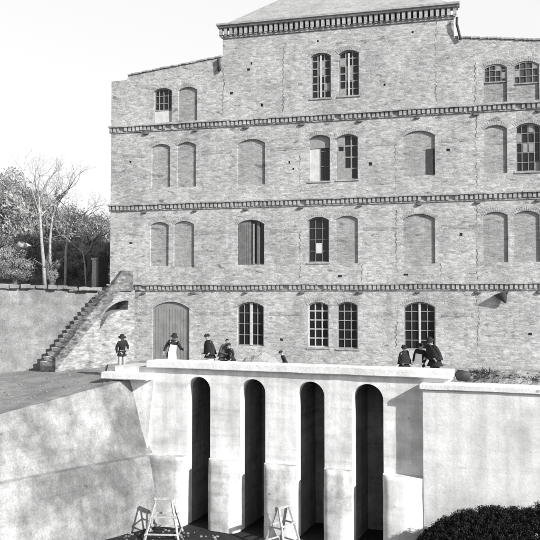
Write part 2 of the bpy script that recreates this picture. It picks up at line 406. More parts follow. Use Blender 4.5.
# toothed building joints
for x, z0, z1, dens in ((.92, .6, 3.4, .9), (.92, 4.1, 7.5, .9), (.92, 8.3, 11.7, .8), (.92, 12.4, 14.2, .8), (-.88, 12.5, 16.3, .75), (-2.82, 8.4, 10.6, .7), (-2.8, 4.6, 7.4, .7), (-2.82, .9, 2.8, .55), (-7.42, 8.4, 10.2, .6), (-7.45, 4.2, 6.4, .7), (-8.3, 12.5, 15.6, .25), (-11.42, 12.5, 15.2, .45), (-.72, 4.0, 4.8, .6), (-4.4, 4.0, 4.9, .5)):
    jt = MB(); z = z0; L = []; sgn = 1
    while z < z1:
        sgn = -sgn; xx = x + .10*noise.noise(Vector((x, z*1.1, 7))) + sgn*random.uniform(0, .045); wd = max(.003, .011 + .016*noise.noise(Vector((x*3, z*.9, 1)))*2) + (.02*random.random() if random.random() < dens*.3 else 0)
        L.append((xx-wd, z)); h = random.uniform(.07, .17); L.append((xx+wd, z)); z += h; L += [(xx-wd*.8, z-.012), (xx+wd*.7, z-.012)]
    vs = [(a, -.004, b2) for a, b2 in L]; jt.add(vs, [(2*q, 2*q+1, 2*q+3, 2*q+2) for q in range(len(vs)//2-1)])
    bpart(jt, 'toothed_joint', M['hole'])

# downpipe on the right of the raised block and stub on the left
dp = MB(); dp.tube([(.12, -.22, 16.4), (.1, -.2, 16.1), (.24, -.12, 15.5), (.25, -.1, 15.35)], .06, 8); bpart(dp, 'downpipe', M['iron'], smooth=True)
dp = MB(); dp.tube([(-11.62, -.12, 15.42), (-11.6, -.1, 14.75)], .085, 8); bpart(dp, 'downpipe', M['iron'], smooth=True)

# rings of bricks over the openings
for k, v in OPS.items():
    x0, x1, z0, z1 = v; ww_ = x1-x0; rise = .17*ww_; r = (ww_*ww_/4+rise*rise)/(2*rise); cx = (x0+x1)/2; cz = z1-r; a0 = math.asin(ww_/2/r)*1.04; nv = int(2*a0*r/.085)
    ah = MB()
    for i in range(nv):
        aa, ab_ = a0-2*a0*i/nv, a0-2*a0*(i+.86)/nv; ro = r+.22+random.uniform(-.015, .015); yy = -.006-random.uniform(0, .006); ri = r+.004
        q = [(cx+ri*math.sin(aa), cz+ri*math.cos(aa)), (cx+ri*math.sin(ab_), cz+ri*math.cos(ab_)), (cx+ro*math.sin(ab_), cz+ro*math.cos(ab_)), (cx+ro*math.sin(aa), cz+ro*math.cos(aa))]
        ah.add([(a, yy, c) for a, c in q]+[(a, -.001, c) for a, c in q], [(0, 1, 2, 3), (0, 4, 5, 1), (1, 5, 6, 2), (2, 6, 7, 3), (3, 7, 4, 0)])
    bpart(ah, 'arch_head', M['head'])
for k in ('r4c', 'r4d', 'r3d', 'r3e', 'r2d', 'r1c', 'r1d', 'r3h'):
    x0, x1, z0, z1 = OPS[k]; sb = MB(); sb.box((x0-.06, -.05, z0-.07), (x1+.06, -.002, z0-.004)); sb.box((x0+.01, -.002, z0-.003), (x1-.01, .1, z0+.004)); bpart(sb, 'sill', M['trim'])
# blind windows
for k in BLIND:
    b_ = MB(); cap(b_, polys[k], .098)
    o = bpart(b_, 'blind_window', M['panel'])
def frame_bars(mb, k, cols, rows, x0=None, x1=None, z0=None, y=.12, t_=.028, edge=.06, mid=None):
    X0, X1, Z0, Z1 = OPS[k]; x0 = X0 if x0 is None else x0; x1 = X1 if x1 is None else x1; z0 = Z0 if z0 is None else z0
    top = lambda x: arch_top((X0, X1, Z0, Z1), min(max(x, X0+.01), X1-.01))
    for x, wd in [(x0+edge/2, edge), (x1-edge/2, edge)]:
        mb.box((x-wd/2, y, z0), (x+wd/2, y+.06, top(x)-.01))
    for i in range(1, cols):
        x = x0 + (x1-x0)*i/cols; ww = t_ if mid is None or i*2 != cols else mid
        mb.box((x-ww/2, y+.004, z0), (x+ww/2, y+.05, top(x)-.01))
    mb.box((x0, y+.002, z0), (x1, y+.058, z0+edge))
    n = 8
    for i in range(n):   # arched head rail
        xa = x0 + (x1-x0)*i/n; xb = x0 + (x1-x0)*(i+1)/n; za, zb = top(xa), top(xb)
        mb.add([(xa, y-.002, za-edge), (xb, y-.002, zb-edge), (xb, y-.002, zb), (xa, y-.002, za), (xa, y+.05, za-edge), (xb, y+.05, zb-edge)], [(0, 1, 2, 3), (0, 4, 5, 1)])
    for j in range(1, rows):
        z = z0 + (top((x0+x1)/2)-z0)*j/rows; mb.box((x0, y+.008, z-t_/2), (x1, y+.046, z+t_/2))
def clip_poly(k, x0=None, x1=None, z0=None, z1=None):
    X0, X1, Z0, Z1 = OPS[k]; x0 = X0 if x0 is None else x0; x1 = X1 if x1 is None else x1; z0 = Z0 if z0 is None else z0
    n = 8; pts = [(x0, z0), (x1, z0)]
    for i in range(n+1):
        x = x1 + (x0-x1)*i/n; z = arch_top((X0, X1, Z0, Z1), min(max(x, X0+.001), X1-.001)); pts.append((x, min(z, z1) if z1 else z))
    return pts
def window(k, cols, rows, fmat='frame_grey', gmat='glass', y=.15, label=None, mid=None, t_=.028, **kw):
    g = MB(); cap(g, clip_poly(k, kw.get('x0'), kw.get('x1'), kw.get('z0')), y+.03)
    o = bpart(g, 'window', M[gmat])
    if label: o['label'] = label
    f = MB(); frame_bars(f, k, cols, rows, y=y-.02, mid=mid, t_=t_, **kw); bpart(f, 'frame', M[fmat], o)
    return o
def leaf_panel(k, name, mat, y, parent, label=None, planks=0, **kw):
    b_ = MB(); p = clip_poly(k, **kw); cap(b_, p, y); jambs(b_, p, y, y+.04)
    if planks:
        x0, x1 = p[0][0], p[1][0]; z0 = p[0][1]; zt = min(q[1] for q in p[2:])
        for i in range(1, planks): 
            x = x0+(x1-x0)*i/planks; b_.box((x-.012, y-.012, z0+.02), (x+.012, y-.002, zt-.02))
    o = bpart(b_, name, M[mat], parent)
    if label: o['label'] = label
    return o
def pane_lights(k, o, cells, cols, rows, mat='board_white', y=.165, **kw):   # pale papered panes
    X0, X1, Z0, Z1 = OPS[k]
    for c, r in cells:
        b_ = MB()
        xa = X0+(X1-X0)*c/cols; xb = X0+(X1-X0)*(c+1)/cols; za = Z0+(Z1-Z0)*r/rows; zb = Z0+(Z1-Z0)*(r+1)/rows
        b_.box((xa+.03, y, za+.03), (xb-.03, y+.01, zb-.03)); bpart(b_, 'pane', M[mat], o)
# row 1
o = window('r1b', 4, 4, 'frame_grey', mid=.16); o['label'] = 'wide ground floor window with broad pale central mullion'
f = MB(); f.box((-10.02, .10, .9), (-9.88, .125, 2.98)); bpart(f, 'mullion', M['frame_white'], o)
window('r1c', 3, 5, 'frame_white', t_=.05); window('r1d', 3, 5, 'frame_grey', t_=.035)
o = window('r1e', 4, 5, 'frame_grey', mid=.1); f = MB(); f.box((-1.77, .10, .85), (-1.67, .125, 3.0)); bpart(f, 'mullion', M['frame_white'], o)
# row 2
o = window('r2c', 2, 1, 'shutter', y=.18); o['label'] = 'wide window with weathered grey shutters, right leaf ajar'
leaf_panel('r2c', 'shutter', 'shutter', .10, o, planks=6, x0=-10.64, x1=-9.98)
leaf_panel('r2c', 'shutter', 'shutter', .13, o, planks=2, x0=-9.66, x1=-9.52)
f = MB(); f.box((-9.88, .09, 4.95), (-9.80, .12, 6.95)); bpart(f, 'mullion', M['frame_grey'], o)
o = window('r2d', 3, 4, 'shutter'); pane_lights('r2d', o, [(1, 0.75)], 3, 4, y=.13)
# row 3
o = window('r3d', 2, 3, 'shutter', y=.2, x0=-6.5); o['label'] = 'half boarded window, open dark on the right'
leaf_panel('r3d', 'board', 'board_white', .11, o, x0=-6.98, x1=-6.5, z1=10.55)
leaf_panel('r3d', 'board', 'frame_grey', .16, o, x0=-6.98, x1=-6.02, z0=10.6)
o = window('r3e', 3, 4, 'frame_grey', t_=.06); leaf_panel('r3e', 'shutter', 'frame_grey', .09, o, x0=-5.6, x1=-5.22, z1=10.4)
pane_lights('r3e', o, [(0, 3), (1, 0)], 3, 4, 'frame_grey', .12)
o = window('r3h', 4, 5, 'frame_grey'); pane_lights('r3h', o, [(1, 2), (2, 2), (2, 4), (3, 0), (0, 3)], 4, 5, 'frame_grey', .12)
b_ = MB(); b_.box((-1.34, .06, 9.1), (-.99, .097, 10.3)); bpart(b_, 'shutter', M['iron'])  # dark panel painted for the shade of an open slot, not a shutter leaf
# row 4
o = window('r4a', 4, 3, 'frame_grey', z0=12.95); o['label'] = 'small barred attic window boarded below'
leaf_panel('r4a', 'board', 'board_white', .12, o, x0=-15.18, x1=-14.22, z1=12.93)
for k, cells in (('r4c', [(1, 3), (2, 1), (1, 4)]), ('r4d', [(0, 0), (1, 2), (1, 3), (0, 4)])):
    o = window(k, 3, 6, 'frame_grey', t_=.055); pane_lights(k, o, cells, 3, 6, 'frame_grey', .12)
    f = MB(); xm = (OPS[k][0]+OPS[k][1])/2; f.box((xm-.05, .09, 13.1), (xm+.04, .12, 15.2)); bpart(f, 'mullion', M['frame_white'], o)
for k, z in (('r4e', 13.25), ('r4f', 13.1)):
    X0, X1, Z0, Z1 = OPS[k]
    o = window(k, 4, 3, 'frame_grey', 'glass_dusty', y=.06, z0=z, t_=.03); pane_lights(k, o, [(2, 4), (3, 3)] if k == 'r4e' else [(0, 3), (3, 4)], 4, 5, 'panel', .05)
# great door
o = leaf_panel('door', 'door', 'door', .09, None, planks=13)
o['label'] = 'tall plain grey arched door'

# dark lamp hood hanging below the lowest string course
lamp = empty('wall_lamp', (2.15, -.3, 3.55)); tag(lamp, 'dark conical metal lamp hood tilted on the wall at right under the lowest string course', 'lamp')
b_ = MB(); b_.lathe([(0, -.36), (.07, -.33), (.12, -.22), (.40, .26), (.41, .31), (.36, .29), (0, .1)], n=18)
o = b_.build('lamp_shade', M['iron'], lamp, smooth=True); o.data.transform(Matrix.Translation((-.12, .08, -.28)) @ Matrix.Rotation(R(-24), 4, 'Y') @ Matrix.Scale(.80, 4))
b_ = MB(); b_.tube([(.16, .29, .06), (.14, .1, .06), (.05, -.1, -.1)], .03, 8); b_.build('bracket', M['iron'], lamp)

# ================================================================== WEIR (local frame: s along, y into the bank)
u = Vector((.99144, -.13053, 0)); WR = math.atan2(u.y, u.x); W0 = Vector((-5.59, -9.05, 0))
def wl(s, y, z=0): return W0 + u*s + Vector((-u.y, u.x, 0))*y + Vector((0, 0, z))
weir = empty('weir', W0, WR)
tag(weir, 'white plastered spillway weir with four tall narrow arches and a thick pale coping', 'weir')
ZB = -5.55; ZL = -2.85
CEN = [-4.13, -1.87, .40, 2.52]; HW = [.50, .51, .53, .56]
holes = []
for c, h in zip(CEN, HW):
    holes.append(arch_poly(c-h, c+h, ZB+.02, .20, h*.97, 16))
wm = MB(); sheet(wm, [(-7.9, ZB), (5.4, ZB), (5.4, .5), (-7.9, .5)], holes, 0)
o = wm.build('wall', M['plaster'], weir)
for p in holes:
    im = MB(); jambs(im, p, 0, .45); o = im.build('arch_reveal', M['plaster'], weir)
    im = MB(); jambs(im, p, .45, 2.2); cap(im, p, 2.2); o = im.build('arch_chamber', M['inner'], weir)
bk = MB(); bk.box((-7.9, .004, .42), (5.4, 1.6, .5)); bk.build('wall_head', M['plaster'], weir)
# coping
cp = MB(); cp.box((-6.35, -.18, .502), (5.45, .75, .775))
o = cp.build('coping', M['coping'], weir); rough_edges(o, 5, .02, 1.6, .02)
def nose(s0, s1, prot, rl, rr, name, mat, z0=ZB, z1=ZL, flare=.08):
    pl = [(s0, .0)]
    if rl > 0:
        for i in range(9): a = math.pi + math.pi/2*i/8; pl.append((s0+rl+rl*math.cos(a), -prot+rl+rl*math.sin(a)) if rl <= prot else (s0+rl+rl*math.cos(a), -prot*( -math.sin(a)) if False else -prot+prot*(1+math.sin(a))))
    else: pl.append((s0, -prot))
    if rr > 0:
        for i in range(9): a = -math.pi/2 + math.pi/2*i/8; pl.append((s1-rr+rr*math.cos(a), -prot+prot*(1+math.sin(a))))
    else: pl.append((s1, -prot))
    pl.append((s1, .0))
    mb = MB(); nz = 14; n = len(pl)
    for j in range(nz+1):
        f = 1-j/nz; z = z0+(z1-z0)*j/nz
        for (s, y) in pl:
            q = noise.noise(Vector((s*1.7, y*2, z*1.3)))*.025
            mb.v.append((s + q*.5, y*(1+flare*f*2) + (q if y < -.05 else 0), z))
    for j in range(nz):
        for i in range(n-1): mb.f.append((j*n+i, j*n+i+1, (j+1)*n+i+1, (j+1)*n+i))
    mb.f.append(tuple(nz*n+i for i in range(n)))
    o = mb.build(name, mat, weir, smooth=False)
    bm = bmesh.new(); bm.from_mesh(o.data)
    for f in bm.faces: f.smooth = abs(f.normal.z) < .5
    bm.to_mesh(o.data); bm.free()
    return o
for i in range(3):
    nose(CEN[i]+HW[i]+.003, CEN[i+1]-HW[i+1]-.003, .34, .26, .34, 'cutwater', M['plaster_low'])
nose(-7.0, CEN[0]-HW[0]-.003, .38, 0, .30, 'plinth', M['plaster_low'])
nose(CEN[3]+HW[3]+.003, 4.497, .42, .30, 0, 'plinth', M['plaster_right'], flare=.0)

# left abutment with its own slab
ab = empty('abutment', wl(-7.05, -.05, 0), WR); tag(ab, 'tapering white plastered abutment block under a short pale slab left of the weir', 'abutment')
b_ = MB(); zt, zb = .02, -2.9
P = [(-1.0, 0, zt), (.98, 0, zt), (.72, -.10, zb), (-1.2, -.10, zb), (-1.0, 1.6, zt), (.98, 1.6, zt), (.72, .6, zb), (-1.2, .6, zb)]
b_.add(P, [(0, 3, 2, 1), (0, 1, 5, 4), (0, 4, 7, 3), (1, 2, 6, 5)]); o = b_.build('block', M['plaster'], ab)
b_ = MB(); b_.box((-1.16, -.50, .022), (.95, .95, .29)); o = b_.build('coping_slab', M['coping'], ab); rough_edges(o, 2, .02, 2.1, .03)

# left flaring wing wall, battered
e = Vector((-.3697, -.9291)); nn = Vector((.9291, -.3697))
def wing(t_, off): q = Vector((-5.62, -.35)) + e*t_ - nn*off; return q.x, q.y
ww = empty('wing_wall', wl(-7.2, -3, ZB), WR); tag(ww, 'stained battered wing wall sweeping forward on the left of the weir', 'wall')
O = Vector((-7.2, -3, ZB))
def ztop(t_): return -.02 - .145*max(0, t_-.5)
prof = [(0, ZB), (.03, -5.2), (.12, -4.6), (.2, -4), (.29, -3.4), (.37, -2.97), (.43, -2.89), (.60, -2.845), (.70, -2.72)]
def wfn(a, b2):
    t_ = -1.3 + 20*a; k = b2*15
    if k <= 8:
        i = min(7, int(k)); f = k-i; off = prof[i][0]+(prof[i+1][0]-prof[i][0])*f; z = prof[i][1]+(prof[i+1][1]-prof[i][1])*f
        if off < .4: z -= 0.02*t_*0
    else:
        f = (k-8)/7; off = .70+.85*f; z = -2.72 + (ztop(t_)+2.72)*f
    q = noise.noise(Vector((t_*.7, z*.9, 3)))*.07 + noise.noise(Vector((t_*2.2, z*2.5, 8)))*.03
    x, y = wing(t_, off+q); return (x-O.x, y-O.y, z-O.z)
b_ = MB(); b_.grid(wfn, 90, 15); 
o = b_.build('wall', M['plaster_wing'], ww, smooth=False)
b_ = MB()
def wtop(a, b2):
    t_ = -1.3+20*a; x, y = wing(t_, 1.55+.45*b2); return (x-O.x, y-O.y, ztop(t_)+.004*b2-O.z)
b_.grid(wtop, 90, 2); b_.build('wall_head', M['plaster_wing'], ww)

# right wing wall
rw = empty('wing_wall', wl(9, -.42, ZB), WR); tag(rw, 'plain white plastered wall with flat coping standing forward at the right of the weir', 'wall')
def rl(s): return s-9
b_ = MB(); b_.box((rl(4.5), 0, 0), (rl(26), 1.3, .15-ZB)); o = b_.build('wall', M['plaster_right'], rw); rough_edges(o, 5, .018, .8, .03)
b_ = MB(); b_.box((rl(4.42), -.09, .153-ZB), (rl(26), 1.0, .335-ZB))
o = b_.build('coping', M['coping'], rw); rough_edges(o, 6, .018, 1.6, .02)

# ================================================================== GROUND
def gz(x, y, amp=.05): return noise.noise(Vector((x*.5, y*.5, 0)))*amp + noise.noise(Vector((x*2.3, y*2.3, 4)))*amp*.4
b_ = MB()
b_.grid(lambda a, c: (-400+800*a, -420+500*c, -5.52), 8, 6)
def bf(a, c):
    x = -30+60*a; y = -40+38*c; return (x, y, -5.5+gz(x, y, .05))
b_.grid(bf, 90, 60); struct(b_.build('basin_floor', M['mud']))
# flat terrace behind the weir
b_ = MB()
pts = [wl(-9, 1.0), wl(26, 1.0), Vector((30, .0, 0)), Vector((-17.6, .0, 0))]
def tf(a, c):
    p = (pts[0]*(1-a)+pts[1]*a)*(1-c) + (pts[3]*(1-a)+pts[2]*a)*c
    edge = min(1, c*8, (1-c)*8)
    return (p.x, p.y, gz(p.x, p.y, .03)*edge)
b_.grid(tf, 80, 30); struct(b_.build('terrace_ground', M['earth_light']))
# trodden slope on the left between wing wall and retaining wall
b_ = MB()
back0, back1 = Vector((-16.4, 2.2, 0)), Vector((-31.5, -9.6, -1.2))
def sf(a, c):
    t_ = -1.6+20*a; x, y = wing(t_, 1.9); f = wl(x, y, ztop(t_)-.01); g = back0*(1-a)+back1*a
    p = f*(1-c)+g*c; z = ztop(t_)*(1-min(1, c/.6)) + g.z*c - .01
    return (p.x, p.y, z + gz(p.x, p.y, .07)*min(1, c*6)*min(1, (1-c)*6))
b_.grid(sf, 70, 40); struct(b_.build('slope_ground', M['earth']))
# upper ground and hill behind the retaining wall, one sheet to the horizon
b_ = MB()
def hz(x, y):
    d = max(0, y-1); h = 3.72 + .028*max(0, -18-x) + 7*(1-math.exp(-max(0, d-6)/40)) * (1/(1+math.exp((x+24)/14)))
    return h + (gz(x, y, .3) if d > 4 else 0) + 14*(1-math.exp(-max(0, d-60)/220))*0
def hf(a, c):
    x = -17.62-120*(a**2); y = .6 + 300*c**2.2 - (x+17.62)*0
    y0 = .9 + (x+17.8)*.864 if x < -17.8 else .9
    yy = max(y0, -14) + .25 + 300*c**2.2
    return (x, yy, hz(x, yy))
b_.grid(hf, 70, 60); struct(b_.build('hill', M['hill']))
b_ = MB(); b_.grid(lambda a, c: (-17.7+600*a, 8.6+600*c, -.02), 4, 4); b_.grid(lambda a, c: (6.1+500*a, 0+8.6*c, -.015), 4, 4)
struct(b_.build('ground', M['earth']))

# retaining wall on the left
rt = empty('retaining_wall', (-20, -1, 0)); tag(rt, 'rough grey retaining wall below the trees at the far left', 'wall')
b_ = MB(); A0, A1 = Vector((-17.66, 1.02)), Vector((-36, -14.8))
def rwf(a, c):
    p = A0*(1-a)+A1*a; dn = Vector((.65, -.76)); p = p + dn*(.55*(1-c)); z = -1.4*a*1.2 + c*(3.68+.03*(-17.7-p.x)*1.6 + 1.4*a*1.2)
    q = noise.noise(Vector((p.x*.8, z*.9, 2)))*.10+noise.noise(Vector((p.x*2.4, z*2.6, 2)))*.05
    p = p + dn*q; return (p.x+20, p.y+1, z-.05 + (noise.noise(Vector((p.x*1.1, 0, 0)))*.10 if c > .98 else 0))
b_.grid(rwf, 110, 26); b_.build('wall', M['bank'], rt)
b_ = MB()
for i in range(64):
    a = i/64*.7; p = A0*(1-a)+A1*a; z = 3.66+.03*(-17.7-p.x)*1.6; p = p + Vector((.1, -.1))*random.uniform(-1, 1)
    s = random.uniform(.14, .26); c0 = Vector((p.x+20, p.y+1, z+random.uniform(-.05, .03)))
    b_.bar(c0+Vector((-s, -s*.8, 0)), c0+Vector((s, s*.8, 0)), random.uniform(.3, .5), random.uniform(.12, .24))
o = b_.build('coping', M['bank'], rt); rough_edges(o, 1, .05, 3)

# ================================================================== STAIRCASE
S0 = Vector((-18.25, -4.3, 0)); SA = R(60)
st = empty('stone_staircase', S0, SA); tag(st, 'steep stone outside staircase with rubble parapet climbing to the corner of the mill', 'staircase')
RUN, RISE, NS = 3.45, 3.62, 17
b_ = MB()
for i in range(NS):
    x = RUN*i/NS; z = RISE*(i+1)/NS
    b_.box((x-.03 if i else x, .05, z-.07), (RUN*(i+1)/NS+.05, 1.4, z)); b_.box((x+.01, .05, max(0, z-RISE/NS-.02)), (x+.15, 1.39, z-.072))
b_.build('steps', M['stairstone'], st)
b_ = MB(); b_.box((RUN+.05, .05, RISE-.3), (RUN+.9, 1.4, RISE+.015)); b_.build('landing', M['stairstone'], st)
sl_ = RISE/RUN
# flank wall with rampant arch
prof2 = [(0, -.7), (RUN+.95, -.7), (RUN+.95, RISE+.02), (RUN, RISE+.02), (0, .02)]
up_ = [(2.35+1.65*(1-math.cos(f*math.pi/20)), 1.80+1.32*math.sin(f*math.pi/20)) for f in range(11)]
cres = [(2.27, 1.66)] + [(a+.12+.12*q/10, b2-.08-.42*q/10) for q, (a, b2) in enumerate(up_) if 0 < q < 10] + [(3.98, 2.66), (4.02, 3.06)] + up_[::-1]
b_ = MB(); sheet(b_, prof2, [cres], -.12); jambs(b_, prof2, -.12, 1.38); jambs(b_, cres, -.12, .9); cap(b_, cres, .9); cap(b_, prof2, 1.38); o = b_.build('flank_wall', M['flank'], st)
pf = [(-.12, -.7), (0, -.0), (RUN, RISE-.02), (RUN+.75, RISE-.02), (RUN+.75, RISE+.98), (RUN+.15, RISE+1.0), (RUN-.2, RISE+.60), (.05, .52), (-.12, .48)]
b_ = MB(); cap(b_, pf, -.24); jambs(b_, pf, -.24, .04); cap(b_, pf, .04); o = b_.build('parapet', M['parapet'], st)
b_ = MB(); 
for i in range(26):     # rough cap stones along the parapet
    f = i/26; c0 = Vector((.05+(RUN-.2)*f, -.1, .53+(RISE+.04)*f)); d = Vector((1, 0, sl_)).normalized()
    b_.bar(c0-d*.09, c0+d*.085, .34+random.uniform(-.04, .05), .09+random.uniform(-.02, .05), Vector((0, 1, 0)).cross(d))
o = b_.build('cap_stones', M['parapet'], st); rough_edges(o, 1, .03, 4)

# ================================================================== PEOPLE
dg = None
def skin_mesh(verts, edges, radii, sub=1, root=0):
    me = bpy.data.meshes.new('tmp'); me.from_pydata(verts, edges, []); ob = bpy.data.objects.new('tmp', me); col.objects.link(ob)
    md = ob.modifiers.new('s', 'SKIN'); md.use_smooth_shade = True
    for i, r in enumerate(radii):
        sv = me.skin_vertices[0].data[i]; sv.radius = r if isinstance(r, tuple) else (r, r); sv.use_root = (i == root)
    m2 = ob.modifiers.new('d', 'SUBSURF'); m2.levels = sub; m2.render_levels = sub
    bpy.context.view_layer.update(); d = bpy.context.evaluated_depsgraph_get()
    out = bpy.data.meshes.new_from_object(ob.evaluated_get(d)); bpy.data.objects.remove(ob); return out
def mesh_join(meshes):
    bm = bmesh.new()
    for m in meshes: bm.from_mesh(m)
    out = bpy.data.meshes.new('m'); bm.to_mesh(out); bm.free(); out.shade_smooth(); return out
def mb_mesh(mb):
    me = bpy.data.meshes.new('m'); me.from_pydata(mb.v, [], mb.f); return me
def person(label, group, loc, face, h, coat, lower, hat=None, lean=0, side=0, arms=None, apron=False, hem=.78, headturn=0, legs=None, cape=False):
    k = h/1.72
    root = empty('person', loc, face); tag(root, label, 'person', group)
    arms = arms or {}
    def up(p):      # lean the upper body forward (facing -y) and sideways about the hips
        p = Vector(p)
        if p.z > .95:
            q = p - Vector((0, 0, .95)); q = Matrix.Rotation(R(lean), 3, 'X') @ q; q = Matrix.Rotation(R(side), 3, 'Y') @ q; p = q + Vector((0, 0, .95))
        return p
    V = []; E = []; Rr = []
    def j(p, r, par=None, lean_=True):
        V.append(tuple((up(p) if lean_ else Vector(p))*k)); Rr.append(tuple(x*k for x in r) if isinstance(r, tuple) else r*k)
        if par is not None: E.append((par, len(V)-1))
        return len(V)-1
    pel = j((0, 0, .95), (.15, .11)); bel = j((0, 0, 1.12), (.14, .10), pel); che = j((0, .0, 1.32), (.165, .115), bel); nb = j((0, .01, 1.46), (.075, .07), che)
    nk = j((0, -.005, 1.53), .052, nb); hd = j((0, -.02, 1.595), (.072, .085), nk); hd2 = j((0, -.012, 1.665), (.074, .09), hd); j((0, -.005, 1.71), (.05, .06), hd2)
    hands = []
    for s in (-1, 1):
        el_, wr = arms.get(s, ((s*.25, .03, 1.16), (s*.22, -.16, .98)))
        sh = j((s*.175, .005, 1.41), .062, che); el2 = j(el_, .044, sh); w2 = j(wr, .03, el2)
        d = (Vector(wr)-Vector(el_)).normalized(); hp = Vector(wr)+d*.07; h2 = j(tuple(hp), .034, w2); hands.append((up(hp)*k, (up(hp)-up(wr)).normalized(), s))
    for s in (-1, 1):
        hp = j((s*.095, 0, .88), .085, pel, False); kn = j((s*.11, -.015, .49), .058, hp, False); an = j((s*.115, .01, .09), .04, kn, False); j((s*.125, -.13, .04), .036, an, False)
    body = skin_mesh(V, E, Rr)
    ex = MB()
    for p, d, s in hands:      # four unequal bent fingers and a thumb on each hand
        a = d.cross(Vector((0, 1, 0)));  a = a.normalized() if a.length > .1 else Vector((1, 0, 0)); b3 = d.cross(a).normalized()
        for fi, L in enumerate((.065, .075, .07, .055)):
            q = p + a*(.024-.016*fi)*k + d*.02*k; ex.tube([q, q+d*L*.5*k, q+(d*L*.85+b3*.02)*k], [.009*k, .008*k, .006*k], 6)
        q = p + a*.025*k; ex.tube([q, q+(a*.03+d*.02)*k, q+(a*.04+d*.05)*k], [.011*k, .009*k, .007*k], 6)
    def hp_(p): return up(p)*k
    nose_ = [hp_((0, -.098, 1.625)), hp_((0, -.122, 1.592)), hp_((0, -.10, 1.578))]; ex.tube(nose_, [.008*k, .015*k, .01*k], 6)
    for s in (-1, 1): ex.tube([hp_((s*.07, .0, 1.625)), hp_((s*.082, .012, 1.6)), hp_((s*.07, .0, 1.572))], [.012*k, .02*k, .01*k], 6)
    me = mesh_join([body, mb_mesh(ex)]); me.materials.append(M['skin']); o = bpy.data.objects.new('body', me); col.objects.link(o); o.parent = root
    ey = MB()
    for s in (-1, 1): ey.lathe([(0, -.012*k), (.011*k, 0), (0, .012*k)], hp_((s*.03, -.094, 1.622)), 8)
    ey.tube([hp_((-.025, -.098, 1.553)), hp_((0, -.104, 1.551)), hp_((.025, -.098, 1.553))], .006*k, 5)
    ey.build('face', M['hair'], root)
    # jacket
    V, E, Rr = [], [], []
    pel = j((0, 0, .93), (.175, .135)); bel = j((0, 0, 1.12), (.165, .125), pel); che = j((0, .0, 1.32), (.19, .14), bel); j((0, .01, 1.45), (.095, .085), che)
    for s in (-1, 1):
        el_, wr = arms.get(s, ((s*.25, .03, 1.16), (s*.22, -.16, .98))); sh = j((s*.18, .005, 1.41), .085, che); e2 = j(el_, .064, sh); j(wr, .05, e2)
    jm = skin_mesh(V, E, Rr)
    hm = MB(); rings = [(1.05, .165, .125), (.93, .19, .15), (hem, .23 if not cape else .3, .18 if not cape else .24)]
    n = 18; o_ = []
    for z, rx, ry in rings:
        for i in range(n):
            a = 6.2832*i/n; wv = 1 + .05*math.sin(a*5)*(1.06-z)
            o_.append(up((rx*wv*math.cos(a), ry*wv*math.sin(a), z))*k)
    hm.add(o_, [(r*n+i, r*n+(i+1) % n, (r+1)*n+(i+1) % n, (r+1)*n+i) for r in range(len(rings)-1) for i in range(n)])
    if cape:
        o_ = []
        for z, rx, ry in [(1.50, .075, .07), (1.455, .13, .11), (1.40, .21, .15), (1.30, .245, .18), (1.12, .275, .215), (.92, .31, .25)]:
            for i in range(n): a = 6.2832*i/n; wv = 1+.09*math.sin(a*7+.6)*(1.5-z); o_.append(up((rx*wv*math.cos(a), ry*wv*math.sin(a), z))*k)
        hm.add(o_, [(r*n+i, r*n+(i+1) % n, (r+1)*n+(i+1) % n, (r+1)*n+i) for r in range(5) for i in range(n)])
    me = mesh_join([jm, mb_mesh(hm)]); me.materials.append(M[coat]); o = bpy.data.objects.new('jacket', me); col.objects.link(o); o.parent = root
    # trousers or skirt
    if legs == 'skirt':
        sk_ = MB(); o_ = []
        for z, r_ in [(1.0, .15), (.8, .2), (.4, .27), (.06, .33)]:
            for i in range(n): a = 6.2832*i/n; wv = 1+.06*math.sin(a*6)*(1-z); o_.append(Vector((r_*wv*math.cos(a), r_*.85*wv*math.sin(a), z))*k)
        sk_.add(o_, [(r*n+i, r*n+(i+1) % n, (r+1)*n+(i+1) % n, (r+1)*n+i) for r in range(3) for i in range(n)]); sk_.build('skirt', M[lower], root, smooth=True)
    else:
        V, E, Rr = [], [], []; pel = j((0, 0, .95), (.155, .125), None, False)
        for s in (-1, 1):
            hp = j((s*.095, 0, .86), .1, pel, False); kn = j((s*.11, -.015, .49), .078, hp, False); j((s*.115, .01, .11), .065, kn, False)
        me = skin_mesh(V, E, Rr); me.materials.append(M[lower]); me.shade_smooth(); o = bpy.data.objects.new('trousers', me); col.objects.link(o); o.parent = root
        sh_ = MB()
        for s in (-1, 1): sh_.tube([Vector(p)*k for p in ((s*.115, .07, .04), (s*.117, .0, .06), (s*.122, -.1, .045), (s*.126, -.2, .03))], [.035*k, .058*k, .052*k, .03*k], 10)
        sh_.build('shoes', M['cloth_dark'], root, smooth=True)
    if apron:
        a_ = MB(); a_.grid(lambda a, c: tuple(up(((a-.5)*(.26+.14*c), -.165-.02*math.cos((a-.5)*2.6)-.05*c, 1.34-.8*c))*k), 8, 8); a_.build('apron', M['cloth_white'], root, smooth=True)
    # hair and hat
    hr = MB(); o_ = []
    for i in range(6):
        ph = i/5*1.75
        for q in range(14):
            a = 6.2832*q/14; f = 1.0 if math.sin(a) > -.35 else .62
            o_.append(up((.083*math.sin(ph*f)*math.cos(a), .004+.1*math.sin(ph*f)*math.sin(a), 1.635+.098*math.cos(ph*f)))*k)
    hr.add(o_, [(r*14+i, r*14+(i+1) % 14, (r+1)*14+(i+1) % 14, (r+1)*14+i) for r in range(5) for i in range(14)]); hr.build('hair', M['hair'], root, smooth=True)
